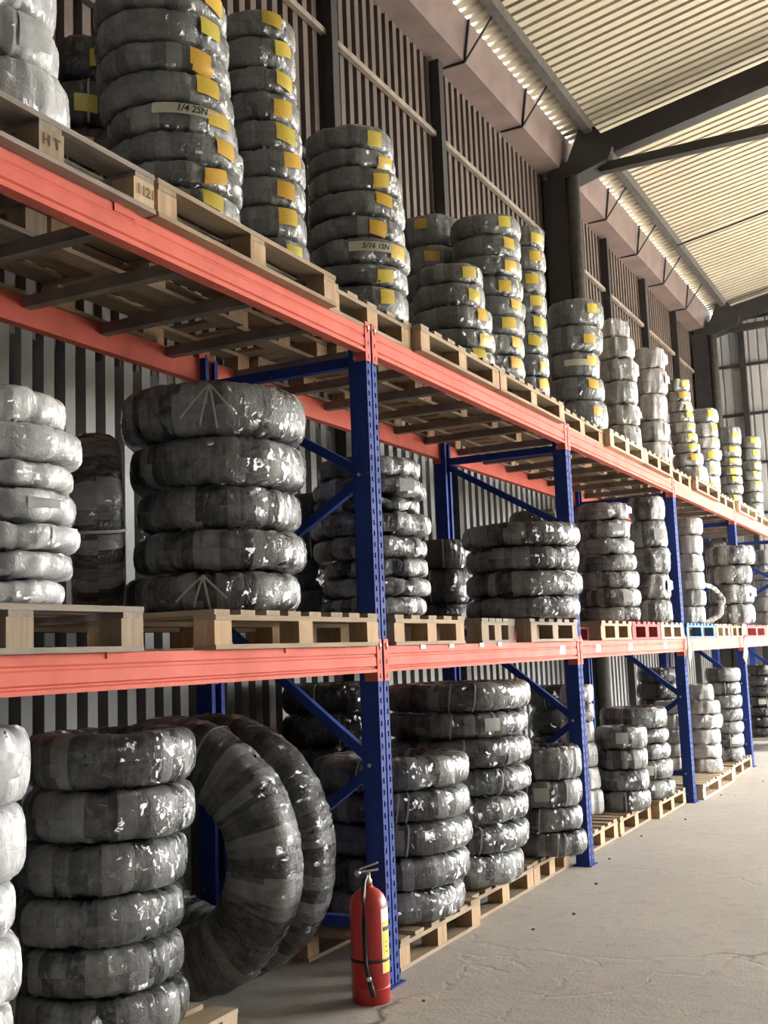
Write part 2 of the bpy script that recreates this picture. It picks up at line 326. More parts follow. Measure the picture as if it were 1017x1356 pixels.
def ordinal(i, n):
    if i == 0: return 'topmost'
    if i == n-1: return 'lowest'
    return ['', 'second', 'third', 'fourth', 'fifth', 'sixth', 'seventh', 'eighth', 'ninth'][i] + ' from top'
STACKS = {
 'T1': ('silver', [(-0.257,-2.177,0.241,3.597,3.85),(-0.252,-2.173,0.241,3.43,3.597),(-0.235,-2.15,0.246,3.225,3.43)]),
 'T2': ('dark', [(-0.832,-0.984,0.201,4.048,4.261),(-0.83,-0.991,0.2,3.836,4.048),(-0.814,-0.971,0.206,3.621,3.836),(-0.813,-0.983,0.201,3.422,3.621),(-0.813,-0.967,0.206,3.225,3.422)]),
 'T3': ('grey', [(-0.305,-1.158,0.278,4.088,4.235),(-0.301,-1.155,0.278,3.946,4.088),(-0.298,-1.152,0.277,3.826,3.946),(-0.288,-1.145,0.275,3.692,3.826),(-0.273,-1.133,0.274,3.574,3.692),(-0.261,-1.124,0.278,3.451,3.574),(-0.266,-1.128,0.279,3.346,3.451),(-0.273,-1.133,0.278,3.225,3.346)]),
 'T4': ('grey', [(-0.263,-0.502,0.19,4.324,4.447),(-0.263,-0.502,0.189,4.172,4.324),(-0.263,-0.502,0.192,4.058,4.172),(-0.254,-0.496,0.191,3.919,4.058),(-0.249,-0.493,0.193,3.784,3.919),(-0.236,-0.484,0.19,3.654,3.784),(-0.241,-0.488,0.19,3.517,3.654),(-0.239,-0.486,0.189,3.371,3.517),(-0.234,-0.484,0.19,3.225,3.371)]),
 'T5': ('grey', [(-0.291,0.455,0.241,4.143,4.279),(-0.286,0.458,0.246,4.036,4.143),(-0.27,0.466,0.26,3.906,4.036),(-0.27,0.466,0.263,3.768,3.906),(-0.273,0.464,0.264,3.647,3.768),(-0.261,0.471,0.274,3.511,3.647),(-0.272,0.465,0.269,3.395,3.511),(-0.274,0.464,0.268,3.225,3.395)]),
 'T6': ('grey', [(-0.27,1.705,0.218,3.768,3.896),(-0.276,1.703,0.232,3.612,3.768),(-0.265,1.708,0.255,3.466,3.612),(-0.257,1.711,0.259,3.345,3.466),(-0.26,1.709,0.251,3.225,3.345)]),
 'T7': ('grey', [(-0.361,2.607,0.254,4.379,4.528),(-0.366,2.617,0.248,4.225,4.379),(-0.371,2.606,0.258,4.083,4.225),(-0.366,2.617,0.25,3.937,4.083),(-0.366,2.617,0.257,3.797,3.937),(-0.369,2.615,0.251,3.669,3.797),(-0.374,2.612,0.248,3.524,3.669),(-0.38,2.621,0.246,3.374,3.524),(-0.386,2.616,0.249,3.225,3.374)]),
 'T8': ('grey', [(-0.312,3.245,0.168,4.5,4.666),(-0.307,3.237,0.169,4.322,4.5),(-0.322,3.247,0.168,4.146,4.322),(-0.322,3.249,0.168,3.989,4.146),(-0.321,3.252,0.166,3.84,3.989),(-0.331,3.235,0.172,3.672,3.84),(-0.324,3.235,0.168,3.506,3.672),(-0.333,3.239,0.166,3.359,3.506),(-0.327,3.249,0.173,3.225,3.359)]),
 'T9': ('grey', [(-0.852,2.765,0.23,4.456,4.692),(-0.86,2.765,0.238,4.248,4.456),(-0.858,2.764,0.237,4.048,4.248),(-0.853,2.748,0.232,3.841,4.048),(-0.859,2.744,0.234,3.635,3.841),(-0.852,2.748,0.229,3.43,3.635),(-0.867,2.744,0.239,3.225,3.43)]),
 'T10': ('grey', [(-0.21,4.182,0.231,4.095,4.314),(-0.231,4.175,0.233,3.877,4.095),(-0.245,4.171,0.211,3.667,3.877),(-0.239,4.173,0.229,3.472,3.667),(-0.228,4.176,0.228,3.225,3.472)]),
 'T11': ('milky', [(-0.228,5.404,0.147,4.302,4.476),(-0.216,5.407,0.164,4.099,4.302),(-0.207,5.409,0.17,3.888,4.099),(-0.213,5.408,0.176,3.671,3.888),(-0.208,5.409,0.173,3.478,3.671),(-0.21,5.409,0.176,3.225,3.478)]),
 'T12': ('milky', [(-0.183,6.514,0.169,4.228,4.446),(-0.179,6.516,0.17,3.969,4.228),(-0.2,6.506,0.169,3.703,3.969),(-0.196,6.507,0.168,3.489,3.703),(-0.204,6.508,0.177,3.225,3.489)]),
 'T13': ('milky', [(-0.551,8.798,0.137,4.32,4.56),(-0.551,8.808,0.135,4.094,4.32),(-0.559,8.793,0.132,3.844,4.094),(-0.562,8.787,0.138,3.546,3.844),(-0.561,8.792,0.132,3.225,3.546)]),
 'T14': ('milky', [(-0.255,8.077,0.132,4.314,4.45),(-0.247,8.078,0.132,4.197,4.314),(-0.239,8.08,0.132,4.071,4.197),(-0.235,8.081,0.136,3.954,4.071),(-0.231,8.082,0.14,3.829,3.954),(-0.218,8.085,0.144,3.713,3.829),(-0.202,8.088,0.151,3.597,3.713),(-0.191,8.09,0.163,3.446,3.597),(-0.171,8.095,0.179,3.225,3.446)]),
 'T15': ('milky', [(-0.16,8.971,0.165,4.085,4.257),(-0.166,8.985,0.165,3.904,4.085),(-0.173,8.986,0.168,3.763,3.904),(-0.162,8.972,0.171,3.623,3.763),(-0.172,8.981,0.17,3.444,3.623),(-0.181,8.963,0.165,3.225,3.444)]),
 'T16': ('grey', [(-0.156,10.431,0.177,4.03,4.263),(-0.171,10.424,0.176,3.862,4.03),(-0.171,10.427,0.173,3.747,3.862),(-0.175,10.424,0.171,3.621,3.747),(-0.174,10.429,0.169,3.506,3.621),(-0.177,10.429,0.175,3.381,3.506),(-0.197,10.427,0.17,3.225,3.381)]),
 'T17': ('grey', [(-0.128,12.033,0.149,4.21,4.382),(-0.147,12.032,0.153,4.039,4.21),(-0.143,12.038,0.151,3.891,4.039),(-0.16,12.037,0.149,3.744,3.891),(-0.151,12.017,0.155,3.585,3.744),(-0.158,12.034,0.153,3.427,3.585),(-0.163,12.017,0.154,3.225,3.427)]),
 'M1': ('silver', [(-0.296,-2.146,0.272,2.253,2.371),(-0.266,-2.115,0.281,2.137,2.253),(-0.278,-2.127,0.273,2.053,2.137),(-0.276,-2.125,0.275,1.947,2.053),(-0.27,-2.119,0.277,1.859,1.947),(-0.283,-2.132,0.273,1.772,1.859),(-0.299,-2.15,0.269,1.69,1.772)]),
 'M3': ('black', [(-0.36,-0.76,0.399,2.406,2.635),(-0.346,-0.75,0.378,2.208,2.406),(-0.346,-0.75,0.352,2.031,2.208),(-0.344,-0.749,0.368,1.858,2.031),(-0.373,-0.77,0.372,1.69,1.858)]),
 'M3b': ('dark', [(-0.762,0.769,0.139,2.238,2.414),(-0.758,0.761,0.134,2.041,2.238),(-0.764,0.763,0.137,1.867,2.041),(-0.749,0.764,0.135,1.69,1.867)]),
 'M4': ('milkdark', [(-0.302,0.557,0.282,2.409,2.517),(-0.299,0.558,0.297,2.301,2.409),(-0.316,0.549,0.285,2.224,2.301),(-0.3,0.558,0.314,2.102,2.224),(-0.306,0.555,0.303,1.988,2.102),(-0.278,0.569,0.267,1.889,1.988),(-0.285,0.566,0.29,1.791,1.889),(-0.306,0.555,0.285,1.69,1.791)]),
 'M5': ('dark', [(-0.848,2.712,0.186,2.083,2.297),(-0.855,2.713,0.188,1.836,2.083),(-0.854,2.706,0.184,1.69,1.836)]),
 'M6': ('black', [(-0.138,2.397,0.387,2.155,2.313),(-0.135,2.398,0.378,1.997,2.155),(-0.132,2.399,0.389,1.832,1.997),(-0.147,2.393,0.376,1.69,1.832)]),
 'M6b': ('dark', [(-0.86,4.828,0.26,2.509,2.703),(-0.868,4.843,0.259,2.308,2.509),(-0.876,4.834,0.269,2.101,2.308),(-0.873,4.828,0.269,1.895,2.101),(-0.871,4.818,0.269,1.69,1.895)]),
 'M7': ('milkdark', [(-0.834,5.682,0.198,2.512,2.665),(-0.788,5.696,0.184,2.36,2.512),(-0.763,5.704,0.19,2.193,2.36),(-0.755,5.707,0.193,2.027,2.193),(-0.764,5.704,0.193,1.862,2.027),(-0.77,5.702,0.196,1.69,1.862)]),
 'M8': ('milkdark', [(-0.337,5.027,0.239,2.584,2.738),(-0.331,5.029,0.241,2.423,2.584),(-0.327,5.03,0.247,2.277,2.423),(-0.317,5.033,0.266,2.138,2.277),(-0.313,5.034,0.266,1.986,2.138),(-0.31,5.035,0.265,1.828,1.986),(-0.322,5.032,0.268,1.69,1.828)]),
 'M9': ('milkdark', [(-0.212,6.135,0.17,2.67,2.907),(-0.207,6.136,0.177,2.412,2.67),(-0.206,6.136,0.187,2.163,2.412),(-0.218,6.133,0.183,1.915,2.163),(-0.216,6.134,0.193,1.69,1.915)]),
 'M10': ('milky', [(-0.167,7.678,0.155,2.645,2.836),(-0.169,7.689,0.15,2.438,2.645),(-0.168,7.673,0.15,2.248,2.438),(-0.18,7.675,0.153,2.058,2.248),(-0.179,7.683,0.149,1.878,2.058),(-0.193,7.678,0.152,1.69,1.878)]),
 'M12': ('milkdark', [(0.011,9.043,0.285,2.377,2.605),(-0.001,9.041,0.254,2.15,2.377),(-0.005,9.04,0.258,1.924,2.15),(-0.014,9.039,0.266,1.69,1.924)]),
 'M12b': ('dark', [(-0.795,12.227,0.19,2.629,2.945),(-0.811,12.234,0.193,2.302,2.629),(-0.812,12.236,0.196,1.976,2.302),(-0.821,12.225,0.193,1.69,1.976)]),
 'M13': ('milky', [(-0.199,13.234,0.219,2.613,2.846),(-0.216,13.242,0.218,2.486,2.613),(-0.215,13.231,0.211,2.382,2.486),(-0.219,13.229,0.217,2.139,2.382),(-0.238,13.22,0.211,1.909,2.139),(-0.235,13.222,0.219,1.69,1.909)]),
 'B1': ('silver', [(-0.422,-2.188,0.281,1.085,1.324),(-0.429,-2.196,0.276,0.848,1.085),(-0.448,-2.218,0.275,0.684,0.848),(-0.438,-2.207,0.276,0.486,0.684),(-0.451,-2.22,0.274,0.317,0.486),(-0.446,-2.215,0.269,0.15,0.317)]),
 'B2': ('black', [(-0.529,-1.249,0.327,1.048,1.253),(-0.531,-1.251,0.325,0.858,1.048),(-0.553,-1.27,0.322,0.67,0.858),(-0.565,-1.28,0.322,0.494,0.67),(-0.568,-1.283,0.318,0.322,0.494),(-0.557,-1.273,0.322,0.15,0.322)]),
 'B4': ('black', [(-0.351,0.793,0.416,0.807,0.976),(-0.348,0.795,0.416,0.649,0.807),(-0.346,0.796,0.417,0.486,0.649),(-0.366,0.785,0.415,0.317,0.486),(-0.391,0.773,0.41,0.15,0.317)]),
 'B5': ('dark', [(-1.315,1.846,0.328,1.13,1.333),(-1.31,1.835,0.329,0.929,1.13),(-1.304,1.838,0.333,0.728,0.929),(-1.312,1.842,0.323,0.529,0.728),(-1.316,1.858,0.336,0.33,0.529),(-1.302,1.855,0.338,0.15,0.33)]),
 'B6': ('black', [(-0.346,1.714,0.446,1.149,1.321),(-0.363,1.707,0.444,0.998,1.149),(-0.356,1.71,0.441,0.824,0.998),(-0.36,1.708,0.435,0.667,0.824),(-0.378,1.7,0.431,0.504,0.667),(-0.377,1.7,0.43,0.342,0.504),(-0.413,1.685,0.426,0.15,0.342)]),
 'B7': ('black', [(-0.154,2.672,0.249,0.641,0.856),(-0.161,2.67,0.248,0.464,0.641),(-0.167,2.667,0.245,0.307,0.464),(-0.15,2.673,0.252,0.15,0.307)]),
 'B7b': ('dark', [(-0.905,5.174,0.25,0.961,1.17),(-0.902,5.181,0.253,0.74,0.961),(-0.899,5.16,0.252,0.544,0.74),(-0.907,5.174,0.251,0.332,0.544),(-0.908,5.162,0.255,0.15,0.332)]),
 'B8': ('milky', [(-0.478,4.463,0.136,1.042,1.193),(-0.476,4.464,0.135,0.897,1.042),(-0.488,4.46,0.138,0.725,0.897),(-0.479,4.463,0.141,0.522,0.725),(-0.477,4.464,0.149,0.346,0.522),(-0.465,4.468,0.155,0.15,0.346)]),
 'B9': ('black', [(-0.218,4.765,0.225,0.65,0.834),(-0.217,4.757,0.218,0.485,0.65),(-0.227,4.764,0.226,0.314,0.485),(-0.222,4.757,0.22,0.15,0.314)]),
 'B10': ('black', [(-0.309,5.533,0.306,0.759,0.952),(-0.3,5.535,0.298,0.632,0.759),(-0.299,5.536,0.301,0.491,0.632),(-0.29,5.538,0.307,0.32,0.491),(-0.282,5.54,0.306,0.15,0.32)]),
 'B11': ('milky', [(-0.539,7.856,0.15,0.74,0.885),(-0.557,7.853,0.151,0.581,0.74),(-0.551,7.862,0.15,0.423,0.581),(-0.551,7.861,0.148,0.279,0.423),(-0.569,7.869,0.154,0.15,0.279)]),
 'B11b': ('dark', [(-0.959,9.195,0.263,1.033,1.22),(-0.977,9.185,0.262,0.847,1.033),(-0.969,9.199,0.269,0.67,0.847),(-0.986,9.182,0.263,0.493,0.67),(-0.978,9.179,0.269,0.317,0.493),(-0.986,9.187,0.272,0.15,0.317)]),
 'B12': ('milky', [(-0.16,7.665,0.143,0.889,1.064),(-0.145,7.668,0.185,0.75,0.889),(-0.137,7.669,0.188,0.598,0.75),(-0.164,7.664,0.188,0.439,0.598),(-0.16,7.665,0.188,0.294,0.439),(-0.167,7.663,0.192,0.15,0.294)]),
 'B13': ('black', [(-0.127,8.816,0.195,1.04,1.202),(-0.135,8.803,0.196,0.895,1.04),(-0.139,8.803,0.203,0.742,0.895),(-0.142,8.822,0.2,0.597,0.742),(-0.139,8.815,0.203,0.462,0.597),(-0.141,8.816,0.199,0.31,0.462),(-0.149,8.815,0.199,0.15,0.31)]),
 'B14': ('dark', [(-0.247,12.28,0.216,1.0,1.155),(-0.254,12.277,0.209,0.854,1.0),(-0.253,12.28,0.211,0.709,0.854),(-0.262,12.294,0.211,0.564,0.709),(-0.272,12.282,0.208,0.429,0.564),(-0.27,12.272,0.218,0.285,0.429),(-0.287,12.274,0.216,0.15,0.285)]),
}

# ------------------------------------------------------------------ the building
XW, XE = -1.75, 10.0            # rack-side wall, open side
Y0, Y1 = -9.0, 16.9
RX, PITCHW = 4.6, .147          # ridge, corrugation pitch
def roof_z(x): return 7.66 + .19*((x if x < RX else 2*RX-x) + 1.42)

MB().box(XW-.3, 45, -25, 35, -.2, 0).obj('floor', 'concrete', kind='structure')

def corrugated(name, mat, a0, a1, amp, fn, kind='structure', parent=None, rib=((0, 0), (.46, 0), (.52, 1), (.92, 1), (.98, 0)), pitch=PITCHW):
    """sheet ribbed along a, one rib outline per pitch; fn(a, h, t) -> point, t = 0, 1 the two ends of each rib"""
    b = MB()
    n = int((a1-a0)/pitch)
    for i in range(n):
        for q, hh in rib:
            b.v += [fn(a0+(i+q)*pitch, amp*hh, 0), fn(a0+(i+q)*pitch, amp*hh, 1)]
    b.v += [fn(a1, 0, 0), fn(a1, 0, 1)]
    k = len(b.v)//2
    b.f += [(2*i, 2*i+1, 2*i+3, 2*i+2) for i in range(k-1)]
    o = b.obj(name, mat, parent)
    if kind: o['kind'] = kind
    return o

wl = corrugated('wall_left', 'brown_sheet', Y0, Y1, .05, lambda a, h, t: (XW+.02-h, a, 3.2 if t == 0 else 7.24))
corrugated('lower_sheet', 'grey_sheet', Y0, Y1, .075, lambda a, h, t: (XW+.035-h, a, 0 if t == 0 else 3.28), None, wl, pitch=.16)
GX, GZ = 2.6, 5.4                  # unseen end-wall gate, added to let daylight in, starts past the aisle
added_gate = lambda a: GZ if GX < a < XE-.8 else 0
wb = corrugated('wall_back', 'end_sheet', XW, XE, .03, lambda a, h, t: (a, Y1+h, added_gate(a) if t == 0 else roof_z(a)-.02), rib=((0, 0), (.7, 0), (.78, 1), (.9, 1), (.98, 0)), pitch=.165)
wf = corrugated('wall_front', 'end_sheet', XW, XE, .02, lambda a, h, t: (a, Y0+h, 0 if t == 0 else roof_z(a)-.02))
# open side: sheeting only above the loading bays
OY0, OY1, OZ = 5.5, 16.2, 5.6      # the loading opening
wr = corrugated('wall_right', 'end_sheet', Y0, Y1, .02, lambda a, h, t: (XE+h, a, OZ if t == 0 else roof_z(XE)-.05))
corrugated('side_sheet', 'end_sheet', Y0, OY0, .02, lambda a, h, t: (XE+h, a, 0 if t == 0 else OZ), None, wr)
corrugated('side_sheet', 'end_sheet', OY1, Y1, .02, lambda a, h, t: (XE+h, a, 0 if t == 0 else OZ), None, wr)
roof = corrugated('ceiling', 'roof_sheet', Y0, Y1, .095, lambda a, h, t: ((-1.402, a, roof_z(-1.402)+h) if t == 0 else (RX, a, roof_z(RX)+h)), rib=((0, 0), (.58, 0), (.70, 1), (.84, 1), (.96, 0)))
corrugated('roof_sheet', 'roof_sheet', Y0, Y1, .095, lambda a, h, t: ((RX, a, roof_z(RX)+h) if t == 0 else (XE+.4, a, roof_z(XE+.4)+h)), None, roof, rib=((0, 0), (.58, 0), (.70, 1), (.84, 1), (.96, 0)))

# wall posts and rails
for y in (2.78, 4.9, 10.6, 12.7, 14.8):
    MB().box(XW+.03, XW+.13, y-.05, y+.05, 0, 7.2).obj('wall_post', 'dark_steel', wl)
for z in (4.0, 5.3, 6.45):
    for a, b in ((-9, 2.73), (2.83, 4.85), (4.95, 8.0), (8.4, 16.7)):
        MB().box(XW+.03, XW+.075, a, b, z-.025, z+.025).obj('wall_rail', 'grey_steel' if z < 6 else 'bar_steel', wl)
for x in (-.89, 1.2, 2.5):
    MB().box(x-.05, x+.05, Y1-.14, Y1-.03, 0, roof_z(x)-.3).obj('wall_post', 'dark_steel', wb)
for z in (1.9, 2.85, 3.8, 4.73, 5.65, 6.58, 7.46):
    MB().box(XW+.1, XE if z > GZ else GX-.05, Y1-.09, Y1-.03, z-.025, z+.025).obj('wall_rail', 'dark_steel', wb)

# eaves gutter inside the wall
g = MB()
g.prism([(XW-.036, 7.235), (-1.46, 7.25), (-1.40, 7.666), (-1.412, 7.666), (-1.472, 7.262), (XW-.024, 7.247), (XW-.024, 7.42), (XW-.036, 7.42)], lambda p, q, t: (p, t, q), Y0, Y1-.1)
gut = g.obj('gutter', 'gutter_sheet', kind='structure')
for i in range(15):
    y = -8.4 + 1.62*i + .55
    if abs(y-8.2) < .45: continue
    h = MB()
    h.tube([(XW+.05, y, 7.235), (-1.455, y, 7.235)], .012, 6)
    h.tube([(-1.45, y, 7.235), (-1.385, y, 7.665)], .012, 6)
    h.tube([(-1.45, y, 7.235), (-1.12, y+.05, 7.70)], .012, 6)
    h.obj('hanger', 'dark_steel', gut)

# purlins, trusses, columns
for k, x in enumerate((-1.08, 1.9, 3.4, 4.9, 6.4, 7.9, 9.4)):
    z = roof_z(x)-.002
    o = MB().box(x-.05, x+.05, Y0, Y1, z-.13, z).obj('purlin', 'grey_steel', roof)
for y in (12.5, 4.0, -4.2):
    MB().tube([(-1.05, y, roof_z(-1.05)-.16), (RX, y, roof_z(RX)-.16)], .014, 6).obj('tie_rod', 'dark_steel', roof)
def truss(y, name):
    t = empty(name, (0, y, 0)); t['kind'] = 'structure'
    z = lambda x: roof_z(x) - .16
    for a, b in ((-1.15, RX), (XE-.6, RX)):
        q = MB(); k = [(a, z(a)), (b, z(b)), (b, z(b)-.29), (a, z(a)-.29)]
        q.prism(k, lambda p, r, tt: (p, tt, r), -.09, .09); q.obj('top_chord', 'dark_steel', t)
    MB().box(-1.0, XE-.6, -.06, .06, 7.13, 7.24).obj('bottom_chord', 'dark_steel', t)
    for i, x in enumerate((1.6, 3.0, 4.6, 6.2, 7.8)):
        MB().bar((x, 0, 7.2), (x+(.9 if x < RX else -.9)*(x != RX), 0, z(x+(.9 if x < RX else -.9)*(x != RX))-.2), .06, .06).obj('web_member', 'dark_steel', t)
    # haunch bracket on the column head
    q = MB(); q.prism([(-1.62, 7.12), (-1.30, 7.10), (-.86, 7.22), (-.80, 7.36), (-1.0, 7.66), (-1.2, 7.66), (-1.36, 7.30), (-1.62, 7.22)], lambda p, r, tt: (p, tt, r), -.17, .17)
    q.obj('haunch', 'dark_steel', t)
    MB().box(-1.68, -1.40, -.16, .14, 0, 7.13).obj('column', 'dark_steel', t)
    MB().tube([(-1.32, -.10, 0), (-1.32, -.10, 7.12)], .075, 14).obj('downpipe', 'grey_steel', t, smooth=True)
    MB().box(XE-.7, XE-.35, -.15, .15, 0, 7.2).obj('column', 'dark_steel', t)
for y in (-4.6, 8.2, 16.45): truss(y, 'roof_truss')

# ------------------------------------------------------------------ pallet racking
PY = [-3.05, 0.0, 3.04, 6.345, 9.567, 12.8, 16.0]
ZT, ZM, BH, D = 3.078, 1.541, .122, 1.04
PW, PD = .112, .095
nth = ['before the first', 'first', 'second', 'third', 'fourth', 'fifth', 'sixth']

def post_mesh(detail):
    b = MB()
    H = 3.074
    # back and sides as an open channel with lips
    th = .004
    for y0 in (0, PW-th): b.box(-PD, 0, y0, y0+th, 0, H)
    b.box(-PD, -PD+th, 0, .03, 0, H); b.box(-PD, -PD+th, PW-.03, PW, 0, H)
    # groove in the middle of the front
    b.prism([(0, .046), (0, .049), (-.022, .052), (-.022, .060), (0, .063), (0, .066), (-.003, .066), (-.025, .063), (-.025, .049), (-.003, .046)], lambda p, q, t: (p, q, t), 0, H)
    for y0, y1 in ((0, .046), (.066, PW)):
        if not detail:
            b.box(-.003, 0, y0, y1, 0, H); continue
        ya, yb = (y0+y1)/2-.0065, (y0+y1)/2+.0065
        p = .0525; n = int(H/p)
        k = len(b.v)
        for i in range(n):
            z0, z1 = i*p, (i+1)*p; za, zb = z0+.014, z0+.038
            for (u0, u1, w0, w1) in ((y0, ya, z0, z1), (yb, y1, z0, z1), (ya, yb, z0, za), (ya, yb, zb, z1)):
                q = len(b.v); b.v += [(0, u0, w0), (0, u1, w0), (0, u1, w1), (0, u0, w1)]; b.f.append((q, q+1, q+2, q+3))
    return b.mesh('post', 'blue_paint')
PM, PMF = post_mesh(True), post_mesh(False)
bolt_me = MB().lathe([(.009, 0), (.009, .006), (.005, .008)], 8).mesh('bolt', 'zinc')
for k, y in enumerate(PY):
    t = empty('rack_upright', (0, y, 0))
    tag(t, f'blue slotted steel upright frame with diagonal braces, {nth[k]} along the rack', 'rack frame', 'rack uprights')
    o = link(bpy.data.objects.new('post', PM if k < 5 else PMF), t)
    o = link(bpy.data.objects.new('post', PMF), t); o.location = (-D, PW, 0); o.rotation_euler = (0, 0, PI)
    for x in (-.045, -D+.045):
        MB().box(x-.07, x+.065, -.02, PW+.02, 0, .008).obj('base_plate', 'blue_paint', t)
    ym = PW/2
    xa, xb = -.075, -D+.075
    for z in (.27, 2.93):
        MB().bar((xa, ym, z), (xb, ym, z), .045, .05).obj('horizontal_brace', 'blue_paint', t)
    for (za, zb) in ((.99, .33), (.99, 1.72), (2.36, 1.80), (2.36, 2.90)):
        MB().bar((xa, ym, za+(.02 if zb > za else -.02)), (xb, ym, zb), .035, .045).obj('diagonal_brace', 'blue_paint', t)
    for z in (.27, .99, 2.36, 2.93):
        b_ = link(bpy.data.objects.new('bolt', bolt_me), t); b_.location = (-.06, 0, z); b_.rotation_euler = (PI/2, 0, 0)

def connector(mb, y0, y1, side, z0, z1, sx):
    """beam end plate: slotted front strip over half the post and a plate along its side"""
    p = .05; n = int((z1-z0)/p); p = (z1-z0)/n
    x = .004
    ya, yb = (y0+y1)/2-.005, (y0+y1)/2+.005
    for i in range(n):
        w0 = z0+i*p; w1 = w0+p; za, zb = w0+.014, w0+.035
        for (u0, u1, c0, c1) in ((y0, ya, w0, w1), (yb, y1, w0, w1), (ya, yb, w0, za), (ya, yb, zb, w1)):
            mb.box(.0015, x, u0, u1, c0, c1)
    mb.box(-.066, x, side-.002, side+.002, z0, z1-.034)

def beam(k, z, rear, label):
    ya, yb = PY[k]+PW, PY[k+1]
    t = empty('rack_beam', (0, ya, z))
    tag(t, label, 'beam', 'orange-red rack beams')
    L = yb-ya
    h = BH
    if k >= 3: prof = [(-.05, 0), (0, 0), (0, -h), (-.05, -h)]
    else:
        prof = [(-.05, 0), (-.002, 0), (0, -.003), (0, -.034*h/.122), (-.006, -.040), (-.006, -.047), (0, -.053), (0, -.092), (-.009, -.097), (-.009, -.103), (.002, -.108), (.002, -h), (-.05, -h)]
    s = -1 if rear else 1
    x0 = -D if rear else 0
    q = MB(); q.prism(prof, lambda p, r, tt: (x0+s*p, tt, r), .004, L-.004); q.obj('beam_body', 'red_paint', t)
    if rear:
        for yy0, yy1 in ((-.05, .004), (L-.004, L+.05)):
            MB().box(-D-.006, -D+.06, yy0 if yy0 < 0 else yy0, yy1, -h-.04, .03).obj('connector', 'red_paint', t)
    else:
        q = MB(); connector(q, -.046, .002, .003, -h-.042, .032, 1); q.obj('connector', 'red_paint', t)
        q = MB(); connector(q, L-.002, L+.046, L-.003, -h-.042, .032, 1); q.obj('connector', 'red_paint', t)
        for yy in (-.022, L+.022):
            b_ = link(bpy.data.objects.new('locking_pin', bolt_me), t); b_.location = (.004, yy, .004); b_.rotation_euler = (0, PI/2, 0)
    return t
bay = ['bay cut by the picture edge', 'bay past the first post', 'bay past the second post', 'bay past the third post', 'bay past the fourth post', 'bay past the fifth post']
beams = {}
for k in range(6):
    for z, nm in ((ZT, 'top'), (ZM, 'middle')):
        for rear in (0, 1):
            if rear and k > 3 : continue
            beams[k, nm, rear] = beam(k, z, rear, f'orange-red {"rear" if rear else "front"} beam of the {nm} deck, {bay[k]}')

# clips and stickers on the front beams
for k, ys in ((0, (-1.86, -.78)), (1, (.50, .86, 1.28, 1.56))):
    for i, y in enumerate(ys):
        t = beams[k, 'middle', 0]
        MB().box(.0, .006, y-.028-PY[k]-PW, y+.028-PY[k]-PW, -.020, .002).obj('clip', 'red_paint' if k == 0 else 'white_paper', t)
MB().box(.0, .006, -1.83-PY[0]-PW, -1.72-PY[0]-PW, -.03, .002).obj('clip', 'red_paint', beams[0, 'top', 0])
stk = {1: (2.72,), 2: (3.55, 4.45, 5.62), 3: (6.95, 7.65, 8.75), 4: (10.2, 11.0, 11.8)}
for k, ys in stk.items():
    for y in ys:
        y -= PY[k]+PW
        wd = .11 if k < 3 else .12
        MB().box(.0005, .002, y-wd/2, y+wd/2, -.085, -.028).obj('sticker', 'white_paper', beams[k, 'middle', 0])

# support bars across the top deck
for k in range(5):
    ya, yb = PY[k]+PW, PY[k+1]
    t = empty('deck_supports', (0, ya, ZT))
    tag(t, f'dark cross bars carrying the top pallets, {bay[k]}', 'support bars', 'deck support bars')
    n = 6
    for i in range(n):
        y = (i+.5)*(yb-ya)/n
        MB().box(-D+.002, -.052, y-.027, y+.027, -.05, -.001).obj('support_bar', 'bar_steel', t)

# ------------------------------------------------------------------ pallets
random.seed(11)
def pallet(xf, y0, y1, z, label, kind='wood', style=1, depth=1.12, h=.144, name='wooden_pallet'):
    t = empty(name, (xf-depth/2, (y0+y1)/2, z))
    tag(t, label, 'pallet', 'wooden pallets')
    W = y1-y0
    bt = .02; sb = .02; bb = .018; bh = h-bt-sb-bb
    x0, x1 = -depth/2, depth/2
    mx, my, mz = kind+'_x', kind+'_y', kind+'_z'
    j = lambda a: random.uniform(-a, a)
    # bottom boards along Y
    for x in (x0+.05, 0, x1-.05):
        board('bottom_board', my, x, j(.004), bb/2, .10, W, bb, t)
    blocks = {}
    for ix, x in enumerate((x0+.05, 0, x1-.05)):
        for iy, y in enumerate((-W/2+.055, 0, W/2-.055)):
            blocks[ix, iy] = board('block', mz, x+j(.004), y+j(.006), bb+bh/2, .095, .11, bh, t)
    if style == 1:      # stringers along Y, deck boards run front to back
        for x in (x0+.05, 0, x1-.05): board('stringer_board', my, x, 0, bb+bh+sb/2, .10, W-.004, sb, t)
        n = max(5, int(W/.15)); wd = .098
        for i in range(n):
            board('deck_board', mx, j(.006), -W/2+wd/2+i*(W-wd)/(n-1), bb+bh+sb+bt/2, depth, wd, bt-.0005, t)
    else:               # stringers front to back, deck boards run along the rack
        for y in (-W/2+.055, 0, W/2-.055): board('stringer_board', mx, 0, y, bb+bh+sb/2, depth-.004, .10, sb, t)
        n = 7; wd = .118
        for i in range(n):
            board('deck_board', my, x0+wd/2+i*(depth-wd)/(n-1), j(.006), bb+bh+sb+bt/2, wd, W, bt-.0005, t)
    return t, blocks, (bb, bh, x1, W)

def face_text(me_body, size, mat, parent, loc):
    me = text_mesh('marking', me_body, size, mat)
    o = link(bpy.data.objects.new('marking', me), parent)
    # lies on a face looking toward +X, reading along +Y
    o.matrix_local = Matrix(((0, 0, 1, loc[0]), (1, 0, 0, loc[1]), (0, 1, 0, loc[2]), (0, 0, 0, 1)))
    return o

